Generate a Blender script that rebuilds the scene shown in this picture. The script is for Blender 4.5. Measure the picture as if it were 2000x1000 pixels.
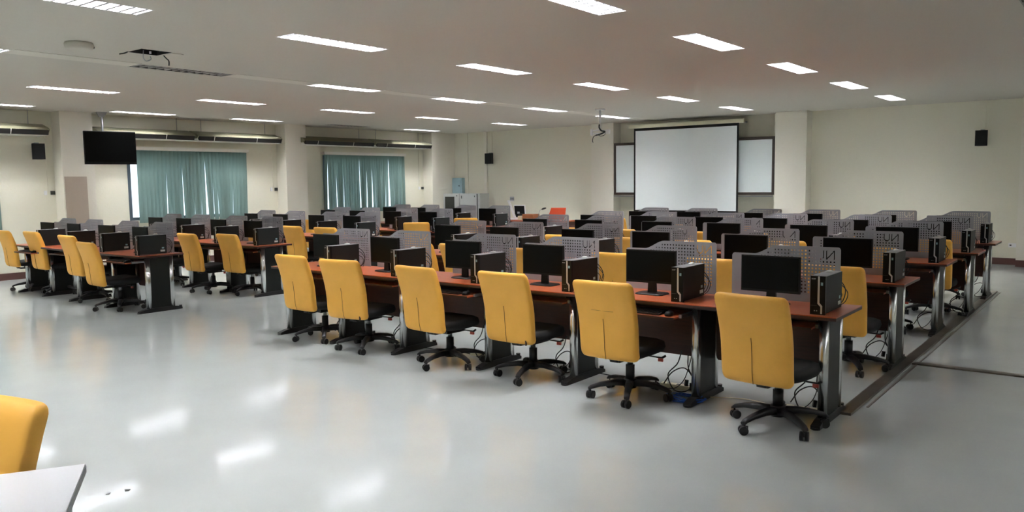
import bpy, math, random
from mathutils import Matrix, Vector
for o in list(bpy.data.objects): bpy.data.objects.remove(o)
SC = bpy.context.scene
COL = SC.collection
random.seed(7)
PI = math.pi
# ------------------------------------------------------------------ camera
def lin(*c):
    r = []
    for v in c:
        v /= 255.0
        r.append(v / 12.92 if v <= .04045 else ((v + .055) / 1.055) ** 2.4)
    return (*r, 1.0)
F_PX = 1556.11
cd = bpy.data.cameras.new('camera'); cam = bpy.data.objects.new('camera', cd); COL.objects.link(cam)
cd.sensor_width = 36; cd.lens = F_PX * 36 / 2000; cd.clip_start = .05; cd.clip_end = 200
cR = Vector((0.78801035, 0.61553298, -0.01260268)); cU = Vector((-0.04737371, 0.08103224, 0.99558501)); cF = Vector((-0.61383663, 0.78393426, -0.09301433))
m = Matrix.Identity(4)
for i in range(3): m[i][0] = cR[i]; m[i][1] = cU[i]; m[i][2] = -cF[i]
m[2][3] = 1.6286
cam.matrix_world = m
SC.camera = cam
# ------------------------------------------------------------------ world, exposure
vs = SC.view_settings
vs.view_transform = 'Standard'; vs.look = 'None'; vs.gamma = 1; vs.use_curve_mapping = False
vs.exposure = 2.82
LAMP = 25.0        # strength of the ceiling tubes
DAY = 0.5          # overcast daylight beyond the windows
w = bpy.data.worlds.new('world'); SC.world = w; w.use_nodes = True
nt = w.node_tree; nt.nodes.clear()
bg = nt.nodes.new('ShaderNodeBackground'); out = nt.nodes.new('ShaderNodeOutputWorld')
tc = nt.nodes.new('ShaderNodeTexCoord'); sp = nt.nodes.new('ShaderNodeSeparateXYZ'); rp = nt.nodes.new('ShaderNodeValToRGB')
rp.color_ramp.elements[0].position = .35; rp.color_ramp.elements[0].color = lin(150, 168, 165)
rp.color_ramp.elements[1].position = .65; rp.color_ramp.elements[1].color = lin(215, 232, 255)
mp = nt.nodes.new('ShaderNodeMapRange'); mp.inputs[1].default_value = -1; mp.inputs[2].default_value = 1
nt.links.new(tc.outputs['Generated'], sp.inputs[0]); nt.links.new(sp.outputs['Z'], mp.inputs[0]); nt.links.new(mp.outputs[0], rp.inputs[0])
nt.links.new(rp.outputs[0], bg.inputs[0]); bg.inputs[1].default_value = DAY; nt.links.new(bg.outputs[0], out.inputs[0])
try:
    SC.cycles.use_denoising = True; SC.cycles.max_bounces = 8; SC.cycles.diffuse_bounces = 5; SC.cycles.glossy_bounces = 4
    SC.cycles.transmission_bounces = 4; SC.cycles.transparent_max_bounces = 8; SC.cycles.sample_clamp_indirect = 10
except Exception: pass
# ------------------------------------------------------------------ materials
def mat(name, col, rough=.5, metal=0., spec=.5, emit=None, es=0., noise=0., nscale=20., bump=0., bscale=60., col2=None, trans=0., rvar=0., coat=0.):
    M = bpy.data.materials.new(name); M.use_nodes = True
    n = M.node_tree; b = n.nodes['Principled BSDF']; L = n.links.new
    b.inputs['Base Color'].default_value = lin(*col); b.inputs['Roughness'].default_value = rough
    b.inputs['Metallic'].default_value = metal; b.inputs['Specular IOR Level'].default_value = spec
    if coat: b.inputs['Coat Weight'].default_value = coat; b.inputs['Coat Roughness'].default_value = .08
    if emit: b.inputs['Emission Color'].default_value = lin(*emit); b.inputs['Emission Strength'].default_value = es
    if noise or bump or rvar:
        t = n.nodes.new('ShaderNodeTexCoord')
    if noise:
        z = n.nodes.new('ShaderNodeTexNoise'); z.inputs['Scale'].default_value = nscale; z.inputs['Detail'].default_value = 4
        L(t.outputs['Object'], z.inputs['Vector'])
        mx = n.nodes.new('ShaderNodeMix'); mx.data_type = 'RGBA'
        c2 = col2 or tuple(max(0, v - 255 * noise) for v in col)
        mx.inputs[6].default_value = lin(*col); mx.inputs[7].default_value = lin(*c2)
        rr = n.nodes.new('ShaderNodeMapRange'); rr.inputs[1].default_value = .35; rr.inputs[2].default_value = .7
        L(z.outputs[0], rr.inputs[0]); L(rr.outputs[0], mx.inputs[0]); L(mx.outputs[2], b.inputs['Base Color'])
    if rvar:
        z = n.nodes.new('ShaderNodeTexNoise'); z.inputs['Scale'].default_value = 1.3; z.inputs['Detail'].default_value = 3
        L(t.outputs['Object'], z.inputs['Vector'])
        rr = n.nodes.new('ShaderNodeMapRange'); rr.inputs[1].default_value = .3; rr.inputs[2].default_value = .7
        rr.inputs[3].default_value = rough - rvar; rr.inputs[4].default_value = rough + rvar
        L(z.outputs[0], rr.inputs[0]); L(rr.outputs[0], b.inputs['Roughness'])
    if bump:
        z = n.nodes.new('ShaderNodeTexNoise'); z.inputs['Scale'].default_value = bscale; z.inputs['Detail'].default_value = 3
        L(t.outputs['Object'], z.inputs['Vector'])
        bp = n.nodes.new('ShaderNodeBump'); bp.inputs['Strength'].default_value = bump; bp.inputs['Distance'].default_value = .01
        L(z.outputs[0], bp.inputs['Height']); L(bp.outputs[0], b.inputs['Normal'])
    if trans:
        tr = n.nodes.new('ShaderNodeBsdfTranslucent'); tr.inputs[0].default_value = lin(*col)
        ms = n.nodes.new('ShaderNodeMixShader'); ms.inputs[0].default_value = trans
        L(b.outputs[0], ms.inputs[1]); L(tr.outputs[0], ms.inputs[2]); L(ms.outputs[0], n.nodes['Material Output'].inputs[0])
    return M
def wood(name, c1, c2, rough, sx=1., sy=14.):
    M = mat(name, c1, rough); n = M.node_tree; b = n.nodes['Principled BSDF']; L = n.links.new
    t = n.nodes.new('ShaderNodeTexCoord'); mpp = n.nodes.new('ShaderNodeMapping'); mpp.inputs['Scale'].default_value = (sx, sy, sy)
    z = n.nodes.new('ShaderNodeTexNoise'); z.inputs['Scale'].default_value = 5; z.inputs['Detail'].default_value = 6
    r = n.nodes.new('ShaderNodeValToRGB'); r.color_ramp.elements[0].color = lin(*c1); r.color_ramp.elements[1].color = lin(*c2)
    r.color_ramp.elements[0].position = .35; r.color_ramp.elements[1].position = .7
    L(t.outputs['Object'], mpp.inputs[0]); L(mpp.outputs[0], z.inputs['Vector']); L(z.outputs[0], r.inputs[0]); L(r.outputs[0], b.inputs['Base Color'])
    return M
M_wall = mat('wall_paint', (226, 223, 205), .65, bump=.15, bscale=30)
M_pillar = mat('pillar_paint', (230, 226, 212), .65, bump=.15, bscale=30)
M_ceil = mat('ceiling_paint', (190, 186, 175), .8, bump=.1, bscale=20)
M_strip = mat('ceiling_strip', (206, 202, 190), .8)
M_floor = mat('floor_epoxy', (180, 185, 183), .09, spec=.3, noise=.02, nscale=2.0, bump=.006, bscale=3, rvar=.02)
M_base = mat('baseboard_brown', (92, 62, 58), .4)
M_duct = mat('floor_duct', (104, 98, 90), .35, metal=.5, noise=.1, nscale=4)
M_white = mat('white_metal', (232, 232, 232), .4)
M_lampbox = mat('lamp_reflector', (190, 190, 193), .4)
M_louv = mat('louvre_metal', (126, 126, 130), .4)
M_louvoff = mat('louvre_off', (165, 160, 155), .45)
M_boxoff = mat('lamp_reflector_off', (120, 118, 115), .5)  # same reflector, the dimness of an unlit fixture put into its colour
M_tube = mat('lamp_tube', (255, 255, 255), .5, emit=(250, 250, 252), es=LAMP)
M_tubeoff = mat('lamp_tube_off', (150, 150, 150), .4)  # tube greyed, the unlit interior's shade is in this colour
M_holeblk = mat('void_black', (12, 12, 12), .8)
M_yel = mat('yellow_vinyl', (244, 184, 80), .5, spec=.4, noise=.03, nscale=5, bump=.12, bscale=9)
M_seam = mat('seam_brown', (120, 78, 30), .7)
M_tag = mat('tag_brown', (70, 40, 30), .6)
M_blk = mat('black_plastic', (24, 24, 26), .45)
M_blkfab = mat('black_fabric', (22, 22, 24), .85, bump=.2, bscale=200)
M_castr = mat('caster_black', (20, 20, 21), .4)
M_chrome = mat('chrome', (215, 218, 218), .22, metal=1.)
M_alu = mat('dull_metal', (160, 162, 165), .35, metal=.8)
M_red = mat('red_knob', (165, 62, 48), .5)
M_side = mat('leg_side', (20, 23, 22), .4, spec=.3)
M_top = wood('desk_laminate', (188, 96, 56), (168, 80, 46), .3)
M_edge = mat('desk_edge', (58, 34, 28), .4)
M_mod = wood('modesty_laminate', (74, 36, 28), (60, 28, 22), .45)
M_panel = mat('panel_grey', (158, 160, 166), .38, metal=.1)
M_scr = mat('screen_black', (6, 7, 7), .3, spec=.12)
M_mon = mat('monitor_black', (10, 10, 11), .4, spec=.25)
M_case = mat('tower_case', (30, 32, 31), .5, spec=.3)
M_front = mat('tower_front', (8, 8, 10), .3, spec=.25)
M_ttop = mat('tower_top', (150, 152, 155), .3, metal=.3)
M_silver = mat('silver_strip', (196, 198, 198), .3, metal=.5)
M_stick = mat('sticker_blue', (140, 175, 185), .4)
M_lblw = mat('label_white', (200, 205, 200), .5)
M_cable = mat('cable_black', (16, 16, 18), .45)
M_blue = mat('cable_blue', (38, 92, 190), .45)
M_cream = mat('cream_plastic', (222, 218, 190), .45)
M_blind = mat('blind_teal', (120, 144, 138), .7, trans=.28)
M_rail = mat('rail_white', (232, 230, 222), .4)
M_frame = mat('window_frame', (92, 106, 116), .4, metal=.4)
M_ac = mat('aircon_cream_shaded', (132, 130, 106), .65)  # cream casing, its shade from the lamps put into a darker colour
M_acw = mat('aircon_white', (226, 224, 214), .45)
M_acb = mat('aircon_slot', (20, 20, 20), .5)
M_screen = mat('projection_fabric', (226, 232, 232), .75)
M_board = mat('whiteboard', (226, 236, 236), .25)
M_brown = mat('board_frame', (64, 54, 48), .45)
M_cab = mat('cabinet_grey', (178, 180, 178), .45)
M_cabd = mat('cabinet_dark', (40, 42, 38), .3)
M_seamd = mat('gap_dark', (70, 72, 70), .5)
M_bluebox = mat('panel_blue', (150, 178, 186), .45)
M_pink = mat('board_beige', (186, 172, 156), .7)
M_table = mat('table_white', (218, 220, 224), .4)
M_tedge = mat('table_edge', (120, 124, 128), .5)
M_orange = mat('orange_fabric', (226, 84, 44), .7)
M_wd = wood('box_wood', (176, 124, 84), (160, 108, 72), .5)
M_gl = bpy.data.materials.new('window_glass'); M_gl.use_nodes = True
_n = M_gl.node_tree; _n.nodes.clear()
_o = _n.nodes.new('ShaderNodeOutputMaterial'); _g = _n.nodes.new('ShaderNodeBsdfGlossy'); _t = _n.nodes.new('ShaderNodeBsdfTransparent'); _m = _n.nodes.new('ShaderNodeMixShader'); _f = _n.nodes.new('ShaderNodeFresnel')
_g.inputs['Roughness'].default_value = .03; _f.inputs[0].default_value = 1.35
_n.links.new(_f.outputs[0], _m.inputs[0]); _n.links.new(_t.outputs[0], _m.inputs[1]); _n.links.new(_g.outputs[0], _m.inputs[2]); _n.links.new(_m.outputs[0], _o.inputs[0])
# ------------------------------------------------------------------ helpers
class MB:
    def __init__(s): s.v = []; s.f = []; s.mi = []; s.mt = []; s.cur = 0; s.sm = []
    def use(s, M):
        if M not in s.mt: s.mt.append(M)
        s.cur = s.mt.index(M); return s
    def add(s, vs, fs, smooth=False):
        k = len(s.v); s.v += [tuple(q) for q in vs]; s.f += [tuple(i + k for i in f) for f in fs]; s.mi += [s.cur] * len(fs); s.sm += [smooth] * len(fs); return s
    def box(s, x0, x1, y0, y1, z0, z1):
        vs = [(x, y, z) for z in (z0, z1) for y in (y0, y1) for x in (x0, x1)]
        return s.add(vs, [(0, 2, 3, 1), (4, 5, 7, 6), (0, 1, 5, 4), (2, 6, 7, 3), (0, 4, 6, 2), (1, 3, 7, 5)])
    def obox(s, c, ax, hx, hy, hz, az=(0, 0, 1)):
        """box about c; ax its long direction, az roughly up"""
        a = Vector(ax).normalized(); z = Vector(az); b = z.cross(a).normalized(); z = a.cross(b)
        c = Vector(c); vs = [c + a * (hx * i) + b * (hy * j) + z * (hz * k) for k in (-1, 1) for j in (-1, 1) for i in (-1, 1)]
        return s.add(vs, [(0, 2, 3, 1), (4, 5, 7, 6), (0, 1, 5, 4), (2, 6, 7, 3), (0, 4, 6, 2), (1, 3, 7, 5)])
    def prism(s, pts, y0, y1, axis='y'):
        """outline pts (a,b) extruded along axis"""
        n = len(pts)
        def P(a, b, t): return (a, t, b) if axis == 'y' else ((t, a, b) if axis == 'x' else (a, b, t))
        vs = [P(a, b, y0) for a, b in pts] + [P(a, b, y1) for a, b in pts]
        fs = [tuple(range(n)), tuple(range(2 * n - 1, n - 1, -1))] + [(i, i + n, (i + 1) % n + n, (i + 1) % n) for i in range(n)]
        return s.add(vs, fs)
    def tube(s, pts, r, n=8, cap=True, smooth=True):
        pts = [Vector(p) for p in pts]; rs = r if isinstance(r, (list, tuple)) else [r] * len(pts)
        vs = []; fs = []; up = None
        for i, p in enumerate(pts):
            d = (pts[min(i + 1, len(pts) - 1)] - pts[max(i - 1, 0)]).normalized()
            if up is None: up = Vector((0, 0, 1)) if abs(d.z) < .9 else Vector((1, 0, 0))
            a = (up - d * up.dot(d))
            if a.length < 1e-4: a = d.orthogonal()
            a.normalize(); b = d.cross(a); up = a
            vs += [p + (a * math.cos(2 * PI * k / n) + b * math.sin(2 * PI * k / n)) * rs[i] for k in range(n)]
        for i in range(len(pts) - 1):
            for k in range(n):
                fs.append((i * n + k, i * n + (k + 1) % n, (i + 1) * n + (k + 1) % n, (i + 1) * n + k))
        s.add(vs, fs, smooth)
        if cap:
            e = (len(pts) - 1) * n; k0 = len(s.v) - len(vs)
            s.f += [tuple(k0 + k for k in reversed(range(n))), tuple(k0 + e + k for k in range(n))]; s.mi += [s.cur] * 2; s.sm += [False] * 2
        return s
    def loft(s, loops, smooth=True, cap=True):
        n = len(loops[0]); vs = [p for l in loops for p in l]; fs = []
        for i in range(len(loops) - 1):
            for k in range(n): fs.append((i * n + k, i * n + (k + 1) % n, (i + 1) * n + (k + 1) % n, (i + 1) * n + k))
        s.add(vs, fs, smooth)
        if cap:
            k0 = len(s.v) - len(vs); e = (len(loops) - 1) * n
            s.f += [tuple(k0 + k for k in reversed(range(n))), tuple(k0 + e + k for k in range(n))]; s.mi += [s.cur] * 2; s.sm += [False] * 2
        return s
    def mesh(s, name):
        me = bpy.data.meshes.new(name); me.from_pydata(s.v, [], s.f)
        for M in s.mt: me.materials.append(M)
        me.polygons.foreach_set('material_index', s.mi); me.polygons.foreach_set('use_smooth', s.sm); me.update(); return me
    def build(s, name, parent=None, loc=None, rotz=None):
        o = bpy.data.objects.new(name, s.mesh(name)); COL.objects.link(o)
        if parent: o.parent = parent
        if loc: o.location = loc
        if rotz is not None: o.rotation_euler.z = rotz
        return o
def B(M): return MB().use(M)
def tag(o, label=None, cat=None, group=None, kind=None):
    if label: o['label'] = label
    if cat: o['category'] = cat
    if group: o['group'] = group
    if kind: o['kind'] = kind
    return o
def empty(name, loc=(0, 0, 0), rz=0, label=None, cat=None, group=None):
    o = bpy.data.objects.new(name, None); COL.objects.link(o); o.location = loc; o.rotation_euler.z = rz; o.empty_display_size = .1
    return tag(o, label, cat, group)
KIDS = {}
def kids(o):
    return [c for c in COL.objects if c.parent == o]
def tree(o):
    return (o, [tree(c) for c in kids(o)])
def copy_tree(t, parent=None):
    o, ch = t; c = o.copy(); COL.objects.link(c); c.parent = parent
    return (c, [copy_tree(x, c) for x in ch])
def sup(w, h, n=20, e=4.):
    r = []
    for k in range(n):
        t = 2 * PI * k / n; c, s_ = math.cos(t), math.sin(t)
        r.append((w * math.copysign(abs(c) ** (2 / e), c), h * math.copysign(abs(s_) ** (2 / e), s_)))
    return r
def bezcurve(pts, n=10):
    """Catmull-Rom through pts"""
    P = [Vector(p) for p in pts]; P = [P[0] * 2 - P[1]] + P + [P[-1] * 2 - P[-2]]; r = []
    for i in range(1, len(P) - 2):
        for k in range(n):
            t = k / n; a, b, c, d = P[i - 1:i + 3]
            r.append(.5 * ((2 * b) + (c - a) * t + (2 * a - 5 * b + 4 * c - d) * t * t + (3 * b - a - 3 * c + d) * t ** 3))
    return r + [P[-2]]
# ------------------------------------------------------------------ room
X0, X1, Y0, Y1, ZC = -15.7, 5.0, -4.5, 17.02, 3.0
def structure(o): o['kind'] = 'structure'; return o
structure(B(M_floor).box(X0 - .3, X1 + .2, Y0 - .2, Y1 + .2, -.1, 0).build('floor'))
LX = [-0.66, -3.47, -6.27, -9.07, -11.93, -14.85, 2.15]  # last column is added out of view, to brighten the right side
LY = [-2.27, .23, 2.73, 5.23, 7.73, 10.21, 12.7, 15.22]
LW, LL = .14, .60
HOLE = (-8.22, -7.92, 4.14, 4.46)
def ceiling():
    xs = sorted({X0 - .3, X1 + .2, HOLE[0], HOLE[1]} | {x + d for x in LX for d in (-LW, LW)})
    ys = sorted({Y0 - .2, Y1 + .2, HOLE[2], HOLE[3]} | {y + d for y in LY for d in (-LL, LL)})
    holes = [(x - LW, x + LW, y - LL, y + LL) for x in LX for y in LY] + [HOLE]
    b = B(M_ceil)
    for i in range(len(xs) - 1):
        for j in range(len(ys) - 1):
            cx, cy = (xs[i] + xs[i + 1]) / 2, (ys[j] + ys[j + 1]) / 2
            if any(h[0] < cx < h[1] and h[2] < cy < h[3] for h in holes): continue
            b.add([(xs[i], ys[j], ZC), (xs[i], ys[j + 1], ZC), (xs[i + 1], ys[j + 1], ZC), (xs[i + 1], ys[j], ZC)], [(0, 1, 2, 3)])
    b.box(X0 - .3, X1 + .2, Y0 - .2, Y1 + .2, ZC + .3, ZC + .35)
    return b.build('ceiling')
structure(ceiling())
# wide jointing strip that runs along the ceiling between the lights
b = B(M_strip)
ly = [Y0] + [v for y in LY for v in (y - LL, y + LL)] + [Y1]
for k in range(0, len(ly), 2): b.box(-9.16, -8.86, ly[k] + .003, ly[k + 1] - .003, ZC - .004, ZC)
structure(b.build('trim_1'))
structure(B(M_wall).box(X0 - .3, X1 + .2, Y1, Y1 + .2, 0, ZC + .05).build('wall_back'))
structure(B(M_wall).box(X1, X1 + .2, Y0, Y1, 0, ZC + .05).build('wall_right'))
structure(B(M_wall).box(X0 - .3, X1 + .2, Y0 - .2, Y0, 0, ZC + .05).build('wall_front'))
WIN = [(2.2, 5.35, .95, 2.30), (7.78, 10.38, .95, 2.33), (12.6, 15.22, .95, 2.33), (-2.6, .2, .95, 2.3)]
def wall_left():
    ys = sorted({Y0, Y1} | {v for w_ in WIN for v in w_[:2]}); b = B(M_wall)
    for i in range(len(ys) - 1):
        c = (ys[i] + ys[i + 1]) / 2; h = [w_ for w_ in WIN if w_[0] < c < w_[1]]
        if h: b.box(X0 - .2, X0, ys[i], ys[i + 1], 0, h[0][2]); b.box(X0 - .2, X0, ys[i], ys[i + 1], h[0][3], ZC + .05)
        else: b.box(X0 - .2, X0, ys[i], ys[i + 1], 0, ZC + .05)
    return b.build('wall_left')
structure(wall_left())
# pillars
for (x0, x1, y0, y1) in ((X0, -15.35, 6.43, 7.0), (X0, -15.35, 11.27, 11.85), (X0, -15.35, 16.08, Y1), (X0, -15.35, 1.2, 1.75),
                         (-10.56, -9.93, 16.68, Y1), (-6.02, -5.37, 16.68, Y1), (-1.645, -1.0, 16.68, Y1)):
    structure(B(M_pillar).box(x0, x1, y0, y1, 0, ZC).build('pillar'))
# baseboards (interrupted by pillars, wrapped round them)
def baseboard(name, segs):
    b = B(M_base)
    for s_ in segs: b.box(*s_, 0, .12)
    structure(b.build(name))
T = .015
baseboard('baseboard_left', [(X0, X0 + T, Y0, 1.2), (X0, X0 + T, 1.75, 6.43), (X0, X0 + T, 7.0, 11.27), (X0, X0 + T, 11.85, 16.08),
    (X0, -15.35 + T, 6.43 - T, 6.43), (-15.35, -15.35 + T, 6.43, 7.0), (X0, -15.35 + T, 7.0, 7.0 + T), (X0, -15.35 + T, 11.27 - T, 11.27), (-15.35, -15.35 + T, 11.27, 11.85), (X0, -15.35 + T, 16.08 - T, 16.08), (-15.35, -15.35 + T, 16.08, Y1)])
baseboard('baseboard_back', [(-15.33, -10.56, Y1 - T, Y1), (-10.56, -9.93, 16.68 - T, 16.68), (-9.93, -6.02, Y1 - T, Y1), (-6.02, -5.37, 16.68 - T, 16.68), (-5.37, -1.645, Y1 - T, Y1), (-1.645, -1.0, 16.68 - T, 16.68), (-1, X1, Y1 - T, Y1), (-5.37, -5.37 + T, 16.68, Y1), (-9.93, -9.93 + T, 16.68, Y1)])
structure(B(M_pink).box(-15.35, -15.335, 6.45, 6.84, .12, 1.82).build('trim_2'))
# vertical conduits and the small wires down the walls
structure(B(M_wall).box(-14.87, -14.84, Y1 - .03, Y1, .12, ZC).build('trim_3'))
structure(B(M_pillar).box(-14.23, -14.13, Y1 - .05, Y1, .12, ZC).build('trim_4'))
structure(B(M_wall).box(-13.99, -13.96, Y1 - .02, Y1, 2.45, ZC).build('trim_5'))
structure(B(M_wall).box(-2.27, -2.24, Y1 - .02, Y1, 2.5, ZC).build('trim_6'))
for k, (yy, zt) in enumerate(((6.40, 2.6), (11.24, 2.6), (16.0, 2.6))):
    structure(B(M_wall).box(X0, X0 + .015, yy - .1, yy - .085, 1.55, zt).build('trim_%d' % (7 + k)))
# windows: frame, panes, sill
for k, (a, b_, z0, z1) in enumerate(WIN):
    wnd = B(M_frame)
    for (p, q) in ((a, a + .06), ((a + b_) / 2 - .03, (a + b_) / 2 + .03), (b_ - .06, b_)): wnd.box(X0 - .07, X0 + .01, p, q, z0, z1)
    for (p, q) in ((a, (a + b_) / 2), ((a + b_) / 2, b_)):
        wnd.box(X0 - .07, X0 + .01, p + .06 if p == a else p + .03, q - .06 if q == b_ else q - .03, z0, z0 + .06)
        wnd.box(X0 - .07, X0 + .01, p + .06 if p == a else p + .03, q - .06 if q == b_ else q - .03, z1 - .06, z1)
    wo = structure(wnd.build('window_%d' % (k + 1)))
    for (p, q) in ((a + .06, (a + b_) / 2 - .03), ((a + b_) / 2 + .03, b_ - .06)):
        B(M_gl).box(X0 - .033, X0 - .027, p, q, z0 + .06, z1 - .06).build('pane', wo)
    B(M_rail).box(X0 - .2, X0 + .04, a - .03, b_ + .03, z0 - .03, z0).build('sill', wo)
# ------------------------------------------------------------------ ceiling lights
def light_proto(lit, blades):
    r = empty('ceiling_light')
    h = B(M_lampbox if lit else M_boxoff)
    h.box(-LW, -LW + .012, -LL, LL, 0, .115); h.box(LW - .012, LW, -LL, LL, 0, .115)
    h.box(-LW + .012, LW - .012, -LL, -LL + .012, 0, .115); h.box(-LW + .012, LW - .012, LL - .012, LL, 0, .115)
    h.box(-LW, LW, -LL, LL, .115, .125)
    h.build('housing', r)
    for sx in (-.06, .06):
        t = B(M_tube if lit else M_tubeoff)
        pr = [(sx - .036, .108), (sx - .028, .092), (sx, .084), (sx + .028, .092), (sx + .036, .108)]
        t.prism(pr, -LL + .03, LL - .03).build('lamp_tube', r)
    L_ = M_louv if lit else M_louvoff
    nb = 12
    def blade(b, y):
        b.prism([(y - .011, .002), (y + .011, .002), (y + .004, .07), (y - .004, .07)], -LW + .013, LW - .013, 'x')
    b = B(L_).box(-.004, .004, -LL + .013, LL - .013, .006, .07)
    if blades:
        b.build('louvre_spine', r)
        q = MB().use(L_); blade(q, 0); me = q.mesh('louvre_blade')
        for k in range(nb):
            o = bpy.data.objects.new('louvre_blade', me); COL.objects.link(o); o.parent = r; o.location.y = -LL + .05 + k * (2 * LL - .1) / (nb - 1)
    else:
        for k in range(nb): blade(b, -LL + .05 + k * (2 * LL - .1) / (nb - 1))
        b.build('louvre', r)
    return r
protos = {}
names_row = {3: 'first', 4: 'second', 5: 'third', 6: 'fourth', 7: 'fifth'}
colname = ['over the far side aisle', 'over the main desks', 'second line from the main desks', 'middle line', 'second line from the windows', 'beside the windows', 'added fill beyond the side aisle']
for i, x in enumerate(LX):
    for j, y in enumerate(LY):
        lit = not ((i, j) in ((3, 3), (5, 6)) or i == 0)
        near = i in (1, 2, 3) and j in (2, 3, 4) or (i, j) in ((4, 3), (4, 4), (3, 5), (5, 4), (5, 6))
        if (lit, near) not in protos:
            r = light_proto(lit, near); protos[(lit, near)] = tree(r)
        else: r = copy_tree(protos[(lit, near)])[0]
        r.location = (x, y, ZC)
        st = 'lit white' if lit else 'unlit grey'
        pos = {0: 'behind the camera', 1: 'behind the camera', 2: 'at the near edge'}.get(j) or '%s from the screen wall' % ['first', 'second', 'third', 'fourth', 'fifth'][7 - j]
        if j < 2: pos = ['farthest behind the viewer', 'just behind the viewer'][j]
        if j == 2: pos = 'sixth from the screen wall'
        tag(r, '%s ceiling light, %s, %s' % (st, colname[i], pos), 'ceiling light', 'louvred ceiling lights')
# ------------------------------------------------------------------ vertical blinds
def slat_mesh(h, wd):
    b = B(M_blind); n = 5; vs = []
    for z in (0, -h):
        for k in range(n):
            t = (k / (n - 1) - .5); vs.append((.010 * (1 - 4 * t * t), t * wd, z))
    b.add(vs, [(k, k + 1, n + k + 1, n + k) for k in range(n - 1)], True)
    return b.mesh('slat')
def blind(name_label, a, b_, ztop, zbot, gaps):
    r = empty('vertical_blind', (X0 + .12, a, ztop), label=name_label, cat='window blind', group='teal vertical blinds')
    B(M_rail).box(-.12, .035, -.04, b_ - a + .04, 0, .05).build('head_rail', r)
    B(M_acw).box(-.03, .02, -.02, b_ - a + .02, -.02, 0).build('track', r)
    wd = .108; pitch = .082; n = int((b_ - a - .04) / pitch); me = slat_mesh(ztop - zbot - .02, wd)
    for k in range(n):
        o = bpy.data.objects.new('slat', me); COL.objects.link(o); o.parent = r
        y = (k + .5) * (b_ - a) / n; o.location = (-.012 + .006 * (k % 2), y, -.02)
        t = (k + .5) / n; g = gaps(t)
        o.rotation_euler = (g * random.uniform(-1., 1.) * .042, 0, random.uniform(-.04, .04) + .14)
    return r
blind('teal vertical blind on the window closest to the viewer', 2.25, 5.45, 2.33, .90, lambda t: .3)
blind('teal vertical blind on the middle window beside the television', 7.93, 10.40, 2.36, .90, lambda t: .25 + (1. if t > .58 and t < .93 else .35 if t > .2 else 0))
blind('teal vertical blind on the far window beside the cabinets', 12.57, 15.25, 2.36, .90, lambda t: .9 if t < .25 else 1.2 if .35 < t < .93 else .2)
blind('teal vertical blind on the window behind the viewer', -2.6, .2, 2.33, .90, lambda t: .3)
# ------------------------------------------------------------------ air conditioners
def aircon(y0, y1, label):
    L_ = y1 - y0
    r = empty('air_conditioner', (-15.2, y0, 2.545), label=label, cat='air conditioner', group='long cream air conditioners under the ceiling')
    pts = [(-.49, .05), (-.49, .20), (-.30, .21), (-.06, .14), (0, .100), (0, .095), (-.06, .05)]
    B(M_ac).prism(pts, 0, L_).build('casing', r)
    q = MB().use(M_acw); q.prism([(-.49, 0), (-.49, .05), (-.06, .05), (-.03, .012), (-.08, 0)], .01, L_ - .01); q.build('underside', r)
    B(M_acb).prism([(-.055, .045), (-.005, .095), (.008, .088), (-.024, .006)], .02, L_ - .02).build('air_outlet', r)
    for t in (.18, .68): B(M_acw).prism([(-.05, .045), (0, .097), (.012, .090), (-.022, .004)], L_ * t - .006, L_ * t + .006).build('outlet_divider', r)
    for t in (.12, .88):
        B(M_alu).tube([(-.30, L_ * t, .20), (-.30, L_ * t, .455)], .006, 6).build('hanging_rod', r)
    return r
aircon(4.25, 6.20, 'cream ceiling air conditioner at the near end of the window wall')
aircon(7.04, 8.98, 'cream ceiling air conditioner behind the hanging television')
aircon(9.04, 11.09, 'cream ceiling air conditioner over the middle window, beside the second pillar')
aircon(11.70, 13.86, 'cream ceiling air conditioner starting at the second pillar, over the far window')
aircon(13.92, 15.95, 'cream ceiling air conditioner closest to the corner with the screen wall')
# ------------------------------------------------------------------ projection screen, whiteboard, speakers
r = empty('projection_screen', (-9.30, 16.55, 0), label='large white pull-down projection screen with black border over the whiteboard', cat='projection screen')
sx = .985
B(M_screen).box(.04, 2.50, 0, .006, .93, 2.76).build('fabric', r)
b = B(M_holeblk); b.box(0, .04, -.001, .007, .87, 2.82).box(2.50, 2.54, -.001, .007, .87, 2.82).box(.04, 2.50, -.001, .007, .87, .93).box(.04, 2.50, -.001, .007, 2.76, 2.82); b.build('black_border', r)
B(M_cream).box(-.10, 2.66, -.05, .05, 2.82, 2.90).build('roller_case', r)
B(M_holeblk).box(0, 2.54, -.012, .018, .85, .87).build('bottom_bar', r)
for x in (.0, 2.5): B(M_alu).box(x, x + .04, .05, .47, 2.84, 2.88).build('wall_bracket', r)
r = empty('whiteboard', (-9.92, 16.70, 0), label='long whiteboard with dark brown frame between the two pillars', cat='whiteboard')
B(M_board).box(.05, 3.84, 0, .02, 1.335, 2.45).build('board_surface', r)
b = B(M_brown); b.box(0, .05, -.015, .02, 1.28, 2.51).box(3.84, 3.89, -.015, .02, 1.28, 2.51).box(.05, 3.84, -.015, .02, 1.28, 1.335).box(.05, 3.84, -.015, .02, 2.45, 2.51); b.build('frame', r)
B(M_alu).box(.02, 3.87, -.07, 0, 1.24, 1.262).build('pen_tray', r)
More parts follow.
